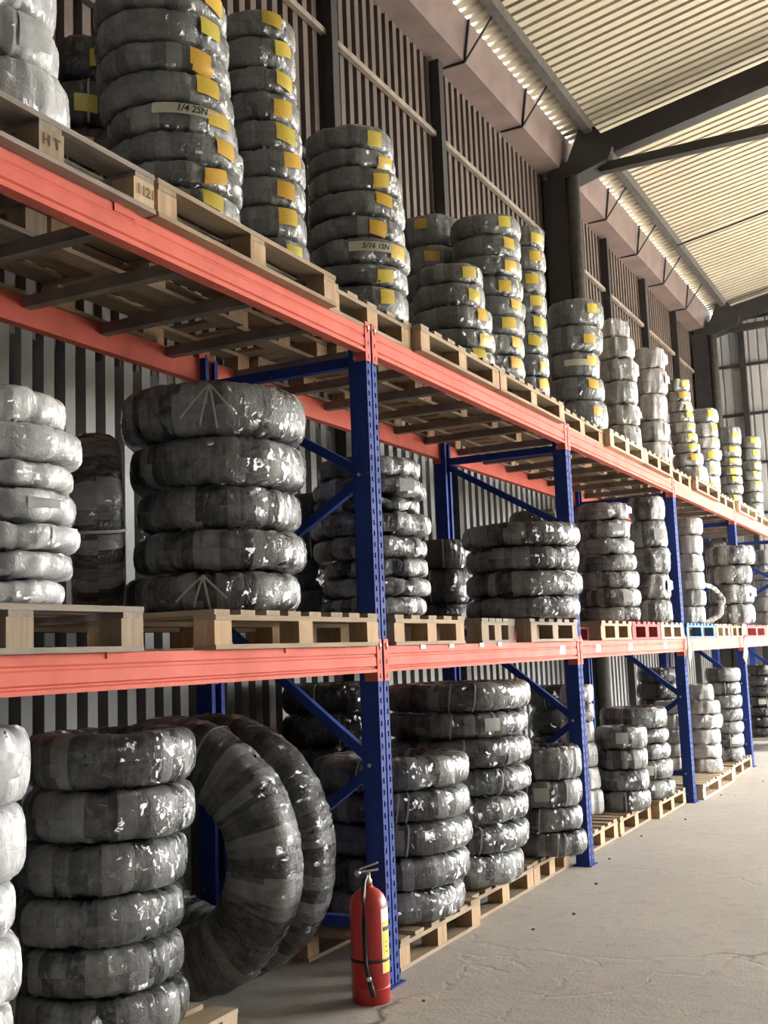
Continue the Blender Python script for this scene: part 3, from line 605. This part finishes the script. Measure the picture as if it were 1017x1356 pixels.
ptop = [(-2.70, -1.665, 'old', 2, 'weathered pallet stencilled 1121 on the top deck'),
 (-1.645, -.36, 'wood', 2, 'wooden pallet under the fat grey stack with 1/4 tape'),
 (-.345, .53, 'wood', 1, 'wooden pallet above the first blue post'),
 (.545, 1.66, 'wood', 1, 'reddish wooden pallet under the short top-deck stack'),
 (1.675, 2.92, 'wood', 1, 'wooden pallet on the top deck before the second post'),
 (2.935, 4.05, 'wood', 1, 'wooden pallet on the top deck above the second post'),
 (4.065, 5.13, 'pale', 1, 'pale wooden top-deck pallet, second past the second post'),
 (5.145, 6.20, 'wood', 1, 'wooden top-deck pallet just before the third post'),
 (6.215, 7.25, 'wood', 1, 'wooden top-deck pallet above the third post'),
 (7.265, 8.50, 'wood', 1, 'wooden top-deck pallet second past the third post'),
 (8.515, 9.70, 'wood', 1, 'wooden top-deck pallet before the fourth post'),
 (9.715, 11.0, 'pale', 1, 'pale wooden top-deck pallet past the fourth post'),
 (11.015, 12.5, 'wood', 1, 'last wooden top-deck pallet before the end wall')]
for i, (a, b, kd, st, lb) in enumerate(ptop):
    t, bl, (bb, bh, x1, W) = pallet(0.0 if i in (2, 5, 8, 10, 12) else .05, a, b, ZT+.0005, lb, kd, st)
    if i == 0:
        lead = bl[2, 2]; lead.data = lead.data.copy(); lead.data.materials[0] = MAT['pale_z']
        face_text('1121', .05, 'burnt', t, (x1-.002+.0055, W/2-.055, bb+bh/2))
        face_text('H T', .05, 'burnt', t, (x1-.002+.0055, 0, bb+bh/2))
pmid = [(.035, -2.85, -1.735, 'old', 2, 'dark boarded pallet under the silver middle-deck stack'),
 (.035, -1.33, -.05, 'wood', 1, 'wooden pallet under the broad black middle-deck stack'),
 (.02, .17, 1.01, 'wood', 1, 'small wooden middle-deck pallet past the first post'),
 (-.06, 1.45, 2.00, 'old', 1, 'narrow dark pallet set back behind the middle-deck pallets'),
 (.03, 2.04, 2.99, 'old', 1, 'dark pallet under the broad four-high black stack'),
 (.02, 3.60, 4.46, 'wood', 1, 'wooden middle-deck pallet just past the second post'),
 (.02, 4.48, 5.42, 'redwood', 1, 'red painted pallet on the middle deck'),
 (.02, 5.44, 6.30, 'pale', 1, 'pale middle-deck pallet just before the third post'),
 (.02, 6.47, 7.86, 'bluewood', 1, 'blue painted pallet on the middle deck'),
 (.02, 7.90, 8.70, 'pale', 1, 'pale pallet beside the blue painted one'),
 (.02, 8.74, 9.52, 'wood', 1, 'wooden middle-deck pallet just before the fourth post'),
 (.02, 9.70, 11.2, 'redwood', 1, 'reddish pallet past the fourth post, under the broad stack'),
 (.02, 11.25, 12.7, 'wood', 1, 'wooden middle-deck pallet before the fifth post'),
 (.02, 12.95, 14.2, 'wood', 1, 'wooden middle-deck pallet past the fifth post')]
for xf, a, b, kd, st, lb in pmid: pallet(xf, a, b, ZM+.0005, lb, kd, st, h=.148, depth=.83 if xf == -.1 else 1.12)
pbot = [(-.2, -2.75, -1.93, 'wood', 1, 'floor pallet under the silver stack'),
 (-.2, -1.91, -.90, 'pale', 2, 'pale clean floor pallet under the glossy black stack'),
 (-.07, .26, 1.24, 'wood', 1, 'floor pallet behind the fire extinguisher'),
 (-.12, 1.27, 2.26, 'wood', 1, 'floor pallet under the seven-high stack'),
 (-.13, 2.29, 3.00, 'wood', 1, 'floor pallet just before the second post'),
 (-.14, 3.45, 4.26, 'wood', 1, 'floor pallet just past the second post'),
 (-.13, 4.30, 5.25, 'wood', 1, 'floor pallet under the four-high stack past second post'),
 (-.065, 5.28, 6.30, 'wood', 1, 'floor pallet just before the third post'),
 (.05, 6.55, 8.12, 'pale', 1, 'pale floor pallet just past the third post'),
 (.0, 8.35, 9.52, 'wood', 1, 'floor pallet just before the fourth post'),
 (-.02, 11.7, 12.75, 'old', 1, 'floor pallet past the fourth post')]
for xf, a, b, kd, st, lb in pbot: pallet(xf, a, b, .0005, lb, kd, st, h=.148)
t, _, _ = pallet(-1.27, 1.6, 2.4, .0005, 'dark pallet by the wall under the far dark stack', 'old', 1, depth=.44, h=.148)
pallet(-1.17, 8.9, 9.5, .0005, 'dark floor pallet by the wall near the third post', 'old', 1, depth=.5, h=.148)

# ------------------------------------------------------------------ coils
def section(R, rin, h, n, m):
    """outline of a wrapped coil: (r, z) around the tube"""
    Rc, a, b = (R+rin)/2, (R-rin)/2, h/2
    out = []
    for j in range(m):
        p = 2*PI*j/m
        c, s = math.cos(p), math.sin(p)
        out.append((Rc + a*math.copysign(abs(c)**(2/n), c), b*math.copysign(abs(s)**(2/n), s)))
    return out
STYLE = {  # film, superellipse power, lump, fold, tube share
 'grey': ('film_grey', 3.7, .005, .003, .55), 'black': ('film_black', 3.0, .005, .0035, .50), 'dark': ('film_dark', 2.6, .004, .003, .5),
 'silver': ('film_silver', 3.2, .005, .006, .55), 'milky': ('film_milky', 3.8, .012, .006, .6), 'milkdark': ('film_milkdark', 3.2, .011, .006, .55)}
def coil_mesh(R, rin, h, style, rng, N=84, M=20):
    mat, n, lump, fold, _ = STYLE[style]
    sec = np.array(section(R-lump*.5, rin, h, n, M))
    th = np.arange(N)/N*2*PI; ph = np.arange(M)/M*2*PI
    T, P = np.meshgrid(th, ph, indexing='ij')
    r = np.repeat(sec[None, :, 0], N, 0); z = np.repeat(sec[None, :, 1], N, 0)
    disp = np.zeros_like(T)
    for _ in range(7):
        k, q = rng.randint(2, 9), rng.randint(-2, 2)
        disp += lump*.30*np.sin(k*T + q*P + rng.uniform(0, 6.28))
    for _ in range(6):
        k, q = rng.randint(12, 36), rng.randint(-2, 2)
        disp += fold*.32*np.sin(k*T + q*P + rng.uniform(0, 6.28))
    nb = max(10, int(2*PI*R/.06))
    bo = np.array([rng.uniform(-1, 1) for _ in range(nb)])
    skew = rng.uniform(-.3, .3)
    bidx = (np.floor(T/(2*PI)*nb + skew*np.sin(P)).astype(int)) % nb
    disp += bo[bidx]*fold*.55
    sq = np.sin(P)
    r = r + disp*np.cos(P)*.9
    z = np.clip(z + disp*sq*.8, -h/2*.998, h/2*.998)
    x, y = r*np.cos(T), r*np.sin(T)
    co = np.stack([x, y, z], -1).reshape(-1, 3)
    i = np.arange(N)[:, None]; j = np.arange(M)[None, :]
    i2, j2 = (i+1) % N, (j+1) % M
    quads = np.stack(np.broadcast_arrays(i*M+j, i2*M+j, i2*M+j2, i*M+j2), -1).reshape(-1, 4)
    me = bpy.data.meshes.new('wrapped_coil')
    nf = len(quads)
    me.vertices.add(len(co)); me.vertices.foreach_set('co', co.ravel())
    me.loops.add(nf*4); me.loops.foreach_set('vertex_index', quads.ravel())
    me.polygons.add(nf); me.polygons.foreach_set('loop_start', np.arange(nf)*4); me.polygons.foreach_set('loop_total', np.full(nf, 4))
    me.polygons.foreach_set('use_smooth', np.ones(nf, bool))
    # uv in metres around and across
    seg = np.hypot(*(np.roll(sec, -1, 0)-sec).T); s = np.concatenate([[0], np.cumsum(seg)])
    uv = me.uv_layers.new(name='UVMap')
    U = np.stack(np.broadcast_arrays(i+0*j, i+1+0*j, i+1+0*j, i+0*j), -1).reshape(-1)/N*2*PI*R
    V = s[np.stack(np.broadcast_arrays(j+0*i, j+0*i, j+1+0*i, j+1+0*i), -1).reshape(-1)]
    uv.data.foreach_set('uv', np.stack([U, V], -1).astype(np.float32).ravel())
    at = me.attributes.new('band', 'FLOAT', 'FACE')
    at.data.foreach_set('value', ((bo[bidx]+1)/2).astype(np.float32).ravel())
    me.update(); me.validate()
    me.materials.append(MAT[mat])
    return me, sec

def surf(R, rin, h, n, th, ph, off):
    Rc, a, b = (R+rin)/2, (R-rin)/2, h/2
    c, s = math.cos(ph), math.sin(ph)
    r = Rc + a*math.copysign(abs(c)**(2/n), c) + off*c; z = b*math.copysign(abs(s)**(2/n), s) + off*s
    return (r*math.cos(th), r*math.sin(th), z)
def zphi(q, n):
    return math.copysign(math.asin(min(1, abs(q))**(n/2)), q)
def patch(name, mat, dims, t0, w, z0, z1, parent, off=.006, rot=0.0):
    """a paper tag bent round the outer face: w metres wide at angle t0, between heights z0 and z1"""
    R, rin, h, n = dims
    b = MB(); NU, NV = 7, 4
    uvs = []
    for i in range(NU):
        for k in range(NV):
            u = (i/(NU-1)-.5)*w; v = z0+(z1-z0)*k/(NV-1)
            vv = v + rot*u; vv = max(-h*.47, min(h*.47, vv))
            s = max(-1, min(1, abs(vv)/(h/2)))**(n/2); ph = math.copysign(math.asin(s), vv)
            b.v.append(surf(R, rin, h, n, t0+u/R, ph, off)); uvs.append((i/(NU-1), k/(NV-1)))
    b.f += [(i*NV+k, (i+1)*NV+k, (i+1)*NV+k+1, i*NV+k+1) for i in range(NU-1) for k in range(NV-1)]
    me = b.mesh(name, mat, True)
    uv = me.uv_layers.new(name='UVMap')
    for l in me.loops: uv.data[l.index].uv = uvs[l.vertex_index]
    return link(bpy.data.objects.new(name, me), parent)
def flap(dims, t0, rng, parent):
    """loose end of the wrapping film: stuck down along one edge, lifting off toward the other"""
    R, rin, h, n = dims
    b = MB(); NU, NV = 6, 5
    L = rng.uniform(.07, .13); z0, z1 = sorted((rng.uniform(-.42, -.1), rng.uniform(.15, .45)))
    lift = rng.uniform(.008, .02)
    for i in range(NU):
        q = i/(NU-1)
        for k in range(NV):
            e = rng.uniform(-.012, .012) if i == NU-1 else 0
            v = (z0+(z1-z0)*k/(NV-1))*2*(1-.35*q)
            b.v.append(surf(R, rin, h, n, t0+(q*L+e)/R, zphi(max(-.93, min(.93, v)), n), .004+lift*q*q+rng.uniform(0, .004)*q))
    b.f += [(i*NV+k, (i+1)*NV+k, (i+1)*NV+k+1, i*NV+k+1) for i in range(NU-1) for k in range(NV-1)]
    return b.obj('film_flap', 'loose_film', parent, True)
def ribbon(name, mat, dims, pts, w, parent, off=.006):
    """narrow strap lying on the coil through the (theta, phi) points"""
    R, rin, h, n = dims
    P = [Vector(surf(R, rin, h, n, t, p, off)) for t, p in pts]
    C_ = [Vector(surf(R, rin, h, n, t, p, off+.003)) for t, p in pts]
    b = MB()
    for i, p in enumerate(P):
        d = (P[min(i+1, len(P)-1)]-P[max(i-1, 0)]).normalized(); nr = (C_[i]-p).normalized()
        s = d.cross(nr).normalized()*w/2
        b.v += [tuple(p-s), tuple(p-s*.2+nr*.0015), tuple(p+s)]
    b.f += [q for i in range(len(P)-1) for q in ((3*i, 3*i+1, 3*i+4, 3*i+3), (3*i+1, 3*i+2, 3*i+5, 3*i+4))]
    return b.obj(name, mat, parent, True)
def writing(text, dims, t0, size, zc, parent):
    R, rin, h, n = dims
    me = text_mesh('handwriting', text, size, 'ink', .25)
    for v in me.vertices:
        vv = v.co.y + zc
        s = min(1, abs(vv)/(h/2))**(n/2); ph = math.copysign(math.asin(s), vv)
        v.co = surf(R, rin, h, n, t0 + v.co.x/R, ph, .009)
    return link(bpy.data.objects.new('handwriting', me), parent)

plain('loose_film', (.52, .53, .53), .22, var=.15, nscale=30, bump=.4)
PHRASE = {
'T1': 'silver-wrapped stack on the 1121 pallet', 'T2': 'dark yellow-tagged stack behind the silver top-deck stack',
'T3': 'fat grey top-deck stack with 1/4 tape', 'T4': 'slim grey stack beside the 1/4 tape stack',
'T5': 'grey top-deck stack with 5/16 tape', 'T6': 'short grey stack after the 5/16 tape stack',
'T7': 'tall yellow-tagged stack behind the short top-deck stack', 'T8': 'slim tall stack just before the dark column',
'T9': 'half-hidden grey stack behind the short top-deck stack', 'T10': 'five-high grey stack below the dark column',
'T11': 'pale six-high stack just past the dark column', 'T12': 'pale five-high stack second past the dark column',
'T13': 'narrow half-hidden stack, third past the dark column', 'T14': 'tall thin-coiled pale stack past the dark column',
'T15': 'pale stack after the tall thin-coiled one', 'T16': 'grey top-deck stack, second before the end wall',
'T17': 'last grey top-deck stack before the end wall',
'M1': 'crinkled silver stack on the middle deck', 'M3': 'broad black five-high middle-deck stack',
'M3b': 'dark stack behind the broad five-high stack', 'M4': 'eight-high middle-deck stack behind the first post',
'M5': 'low dark stack behind the eight-high stack', 'M6': 'broad four-high black middle-deck stack',
'M6b': 'dark stack behind the broad four-high stack', 'M7': 'narrow middle-deck stack behind the second post',
'M8': 'crumpled seven-high middle-deck stack', 'M9': 'thick-coiled middle-deck stack before the third post',
'M10': 'pale six-high middle-deck stack past the third post', 'M12': 'broad crumpled stack past the fourth post, middle deck',
'M12b': 'dark hidden stack near the fourth post, middle deck', 'M13': 'pale stack at the far end of the middle deck',
'B1': 'silver floor stack cut by the picture edge', 'B2': 'glossy black floor stack before the huge upright coils',
'B4': 'black floor stack beside the fire extinguisher', 'B5': 'dark floor stack by the wall behind the first post',
'B6': 'seven-high floor stack past the extinguisher stack', 'B7': 'four-high floor stack before the second post',
'B7b': 'dark floor stack by the wall past the second post', 'B8': 'pale floor stack hidden behind the second post',
'B9': 'four-high floor stack past the second post', 'B10': 'five-high floor stack before the third post',
'B11': 'pale thin floor stack behind the third post', 'B11b': 'dark floor stack by the wall near the third post',
'B12': 'pale floor stack just past the third post', 'B13': 'dark seven-high floor stack before the fourth post',
'B14': 'dark floor stack past the fourth post'}
TAGGED = ('T2', 'T3', 'T4', 'T5', 'T6', 'T7', 'T8', 'T9', 'T10', 'T14', 'T15', 'T16', 'T17')
coils = {}
for key, (style, lst) in STACKS.items():
    rng = random.Random(sum(ord(c)*(i+3) for i, c in enumerate(key)))
    n = len(lst)
    for i, (x, y, R, z0, z1) in enumerate(lst):
        h = z1-z0-.004
        near = y < 3.3
        rin = R*(1-STYLE[style][4])
        me, sec = coil_mesh(R, rin, h, style, rng, 84 if near else 52, 20 if near else 14)
        o = link(bpy.data.objects.new('wrapped_coil', me))
        o.location = (x, y, z0+.002+h/2); rz = rng.uniform(0, 6.28)
        o.rotation_euler = (0, 0, rz)
        tag(o, f'{ordinal(i, n)} coil of the {PHRASE[key]}' if n > 1 else PHRASE[key], 'coil', PHRASE[key])
        coils[key, i] = o
        dims = (R, rin, h, STYLE[style][1])
        ca = math.atan2(CAM.y-y, CAM.x-x)
        aisle = lambda a: ca + math.radians(a) - rz          # angle counted from the side facing the aisle entrance
        if key in TAGGED:
            a = rng.uniform(24, 54) if key not in ('T2', 'T9') else rng.uniform(-25, 15)
            if key in ('T14', 'T15', 'T16', 'T17'): a = rng.uniform(20, 55)
            th_ = min(.075, h*rng.uniform(.48, .6)); zc = rng.uniform(-.15, .15)*h
            patch('yellow_tag', 'yellow_tag', dims, aisle(a), rng.uniform(.085, .115), zc-th_/2, zc+th_/2, o, rot=rng.uniform(-.2, .2))
            if key == 'T3' and i == 2:
                patch('yellow_tag', 'yellow_tag', dims, aisle(a+3), .10, -h*.46, -h*.2, o, off=.009, rot=-.1)
        if style == 'black' and near:
            for s in range(2 if key in ('B4', 'B6', 'B7') else 0):
                a = (rng.uniform(-35, 30) if s == 0 else rng.uniform(-70, 70))
                ribbon('strap', 'strap_white', dims, [(aisle(a)+.02*math.sin(p*2), p) for p in np.linspace(-1.15, 1.15, 12)], .010, o, off=.005)
            if key == 'M3' and i in (0, 4):
                for da, p1 in ((-17, -.45), (14, -.35), (4, -.8), (-6, -.7)):
                    a = -2 if i == 0 else -6
                    ribbon('tie_end', 'strap_white', dims, [(aisle(a+da*q), zphi(.72+(p1-.72)*q, dims[3])) for q in np.linspace(0, 1, 8)], .009, o, off=.007)
        elif style in ('black', 'dark') and rng.random() < .5:
            a = rng.uniform(-40, 40)
            ribbon('strap', 'strap_white', dims, [(aisle(a), p) for p in np.linspace(-1.15, 1.15, 9)], .010, o, off=.005)
        if (key in ('B5', 'B13', 'B14', 'B9', 'B10') and rng.random() < .4) or (key, i) in (('B7', 1), ('B6', 1)):
            patch('paper_tag', 'white_tag', dims, aisle(rng.uniform(-10, 35)), .10, -h*.22, h*.25, o)
        if style in ('silver', 'milkdark', 'milky') and near or key in ('M8', 'M9', 'M12', 'T11', 'T12'):
            if rng.random() < .5: flap(dims, aisle(rng.uniform(10, 62)), rng, o)
        if (key, i) in (('T3', 4), ('T5', 5), ('T10', 2)):
            a = {'T3': 12, 'T5': 14, 'T10': 12}[key]
            patch('tape', 'tape', dims, aisle(a), .27 if key == 'T3' else .24, -h*.02 if key == 'T3' else -.02, h*.36 if key == 'T3' else .03, o, off=.006)
            if key == 'T3': writing('1/4 2SN', dims, aisle(a+4), .038, h*.16, o)
            if key == 'T5': writing('5/16 1SN', dims, aisle(a+4), .038, .005, o)

def standing(loc, R, rin, wd, axis, lean, style, label, group=None, straps=1, seed=5):
    """a coil on edge: its axis points along the horizontal angle axis, top tipped by lean"""
    rng = random.Random(seed)
    me, sec = coil_mesh(R, rin, wd, style, rng, 120, 24)
    o = link(bpy.data.objects.new('upright_coil', me))
    q = Matrix.Translation(loc) @ Matrix.Rotation(axis, 4, 'Z') @ Matrix.Rotation(PI/2+lean, 4, 'Y') @ Matrix.Rotation(rng.uniform(0, 6), 4, 'Z')
    o.matrix_world = q
    tag(o, label, 'coil', group)
    dims = (R, rin, wd, STYLE[style][1])
    for s in range(straps):
        a = 2*PI*s/max(1, straps) + .4
        ribbon('strap', 'strap_white', dims, [(a, p) for p in np.linspace(-1.7, 1.7, 16)], .012, o, off=.007)
    return o
standing((-.80, -.50, .632), .625, .30, .25, -PI/2+.06, .04, 'black', 'huge wrapped coil standing upright, its round hole open to view', 'huge upright coils', 1, 3)
standing((-.79, -.20, .632), .625, .30, .24, -PI/2+.02, .03, 'black', 'huge wrapped coil leaning between its twin and the first post', 'huge upright coils', 1, 8)
standing((-.75, -1.075, ZM+.15+.40), .385, .2, .21, math.atan2(-.67, -.74), .02, 'black', 'black coil standing on edge behind the crinkled silver stack', None, 2, 9)
standing((-.16, 8.22, ZM+.148+.235), .235, .175, .07, -PI/2+.5, .02, 'milky', 'thin pale ring standing upright past the third post', None, 0, 12)

# ------------------------------------------------------------------ fire extinguisher
e = empty('fire_extinguisher', (.01, -.19, 0))
tag(e, 'red fire extinguisher with black hose on the floor by the first post', 'extinguisher')
rb = .083
body = MB().lathe([(rb-.006, 0), (rb, .004), (rb, .40), (rb-.003, .425), (rb-.014, .450), (rb-.034, .470), (.030, .482), (.022, .487), (.022, .497)], 40).obj('cylinder', 'red_cylinder', e, True)
MB().lathe([(rb+.0015, .062), (rb+.0025, .066), (rb+.0015, .070)], 40).obj('foot_seam', 'red_cylinder', body, True)
MB().lathe([(.020, .495), (.020, .515), (.014, .520), (.014, .545)], 16).obj('valve', 'brass', e, True)
MB().bar((-.035, -.02, .548), (.045, .02, .560), .022, .009).obj('carry_handle', 'chrome', e)
MB().bar((-.03, -.018, .562), (.045, .02, .588), .02, .008).obj('squeeze_lever', 'chrome', e)
ga = MB().lathe([(.014, -.006), (.016, -.004), (.016, .006), (.012, .008)], 18).obj('gauge', 'chrome', e, True)
ga.location = (-.030, -.034, .545); ga.rotation_euler = (PI/2, 0, math.radians(-25))
cdir = Vector((CAM.x-.01, CAM.y+.19, 0)).normalized(); cs = Vector((-cdir.y, cdir.x, 0))
def around(a, r, z):
    d = cdir*math.cos(a) + cs*math.sin(a); return (d.x*r, d.y*r, z)
hp = [(0.0, 0, .53)] + [around(math.radians(a), r, z) for a, r, z in ((-8, .03, .535), (-12, .075, .52), (-12, rb+.012, .46), (-13, rb+.011, .36), (-13, rb+.011, .25), (-12, rb+.012, .18), (-6, rb+.013, .12))]
MB().tube(hp, .0095, 10).obj('hose', 'black_rubber', e, True)
MB().tube([around(math.radians(-6), rb+.013, .128), around(math.radians(-4), rb+.013, .11)], .0115, 10).obj('hose_collar', 'chrome', e, True)
MB().tube([around(math.radians(-4), rb+.013, .112), around(math.radians(5), rb+.014, .045)], [.010, .013], 10).obj('nozzle', 'black_rubber', e, True)
MB().lathe([(rb+.001, .176), (rb+.003, .178), (rb+.003, .188), (rb+.001, .190)], 40).obj('retaining_band', 'black_rubber', e, True)
def wrap(name, mat, a0, a1, z0, z1, off=.0012):
    b = MB(); n = 10
    for i in range(n+1):
        a = math.radians(a0+(a1-a0)*i/n)
        b.v += [around(a, rb+off, z0), around(a, rb+off, z1)]
    b.f += [(2*i, 2*i+2, 2*i+3, 2*i+1) for i in range(n)]
    return b.obj(name, mat, e, True)
plain('label_yellow', (.85, .72, .10), .4, var=.04)
wrap('instruction_label', 'label_yellow', 42, 100, .13, .345); wrap('instruction_label', 'white_paper', 42, 100, .345, .40)
wrap('instruction_label', 'white_paper', 39, 42, .13, .40)
wrap('label_print', 'ink', 44, 95, .305, .322, .0022)
for z in (.255, .235, .215): wrap('label_print', 'burnt', 55, 63, z, z+.006, .0022)

# ------------------------------------------------------------------ hanging film and floor litter
def wisp(name, label, pts, w, mat='strap_white'):
    b = MB(); rng = random.Random(len(label))
    P = [Vector(p) for p in pts]
    for i, p in enumerate(P):
        ww = w*(.5+.8*rng.random()); tw = rng.uniform(-.8, .8)
        for s in (-1, 0, 1):
            b.v.append(tuple(p + Vector((math.sin(tw)*s*ww/2 + (.012 if s == 0 else 0), math.cos(tw)*s*ww/2, 0))))
    b.f += [q for i in range(len(P)-1) for q in ((3*i, 3*i+1, 3*i+4, 3*i+3), (3*i+1, 3*i+2, 3*i+5, 3*i+4))]
    o = b.obj(name, mat, None, True)
    m_ = o.modifiers.new('thickness', 'SOLIDIFY'); m_.thickness = .002
    return tag(o, label, 'film')
wisp('film_scrap', 'torn white film hanging over the middle beam by the fourth post', [(.05, 9.36, 1.74), (.055, 9.36, 1.70), (.06, 9.37, 1.62), (.05, 9.35, 1.55), (.045, 9.36, 1.47), (.05, 9.38, 1.38), (.04, 9.36, 1.30), (.045, 9.37, 1.22)], .12)
wisp('film_scrap', 'torn film strip hanging down the third post', [(.03, 6.40, 1.56), (.034, 6.39, 1.48), (.04, 6.40, 1.40), (.034, 6.41, 1.33), (.03, 6.40, 1.27)], .09)

rng = random.Random(21)
for i in range(10):
    y = rng.uniform(-.3, 9); x = rng.uniform(.02, 1.2) if i > 10 else rng.uniform(0, .35)
    s = rng.uniform(.006, .016)
    b = MB(); seg = 6
    b.lathe([(s*.7, 0), (s*rng.uniform(.8, 1.2), s*.35), (s*.5, s*.75)], seg)
    b.v = [(vx*rng.uniform(.8, 1.5), vy*rng.uniform(.7, 1.2), vz) for vx, vy, vz in b.v]
    o = b.obj('floor_crumb', 'debris'); o.location = (x, y, 0); o.rotation_euler = (0, 0, rng.uniform(0, 6))
    tag(o, 'small dark crumb of grit lying on the concrete aisle', 'debris', 'grit on the aisle')
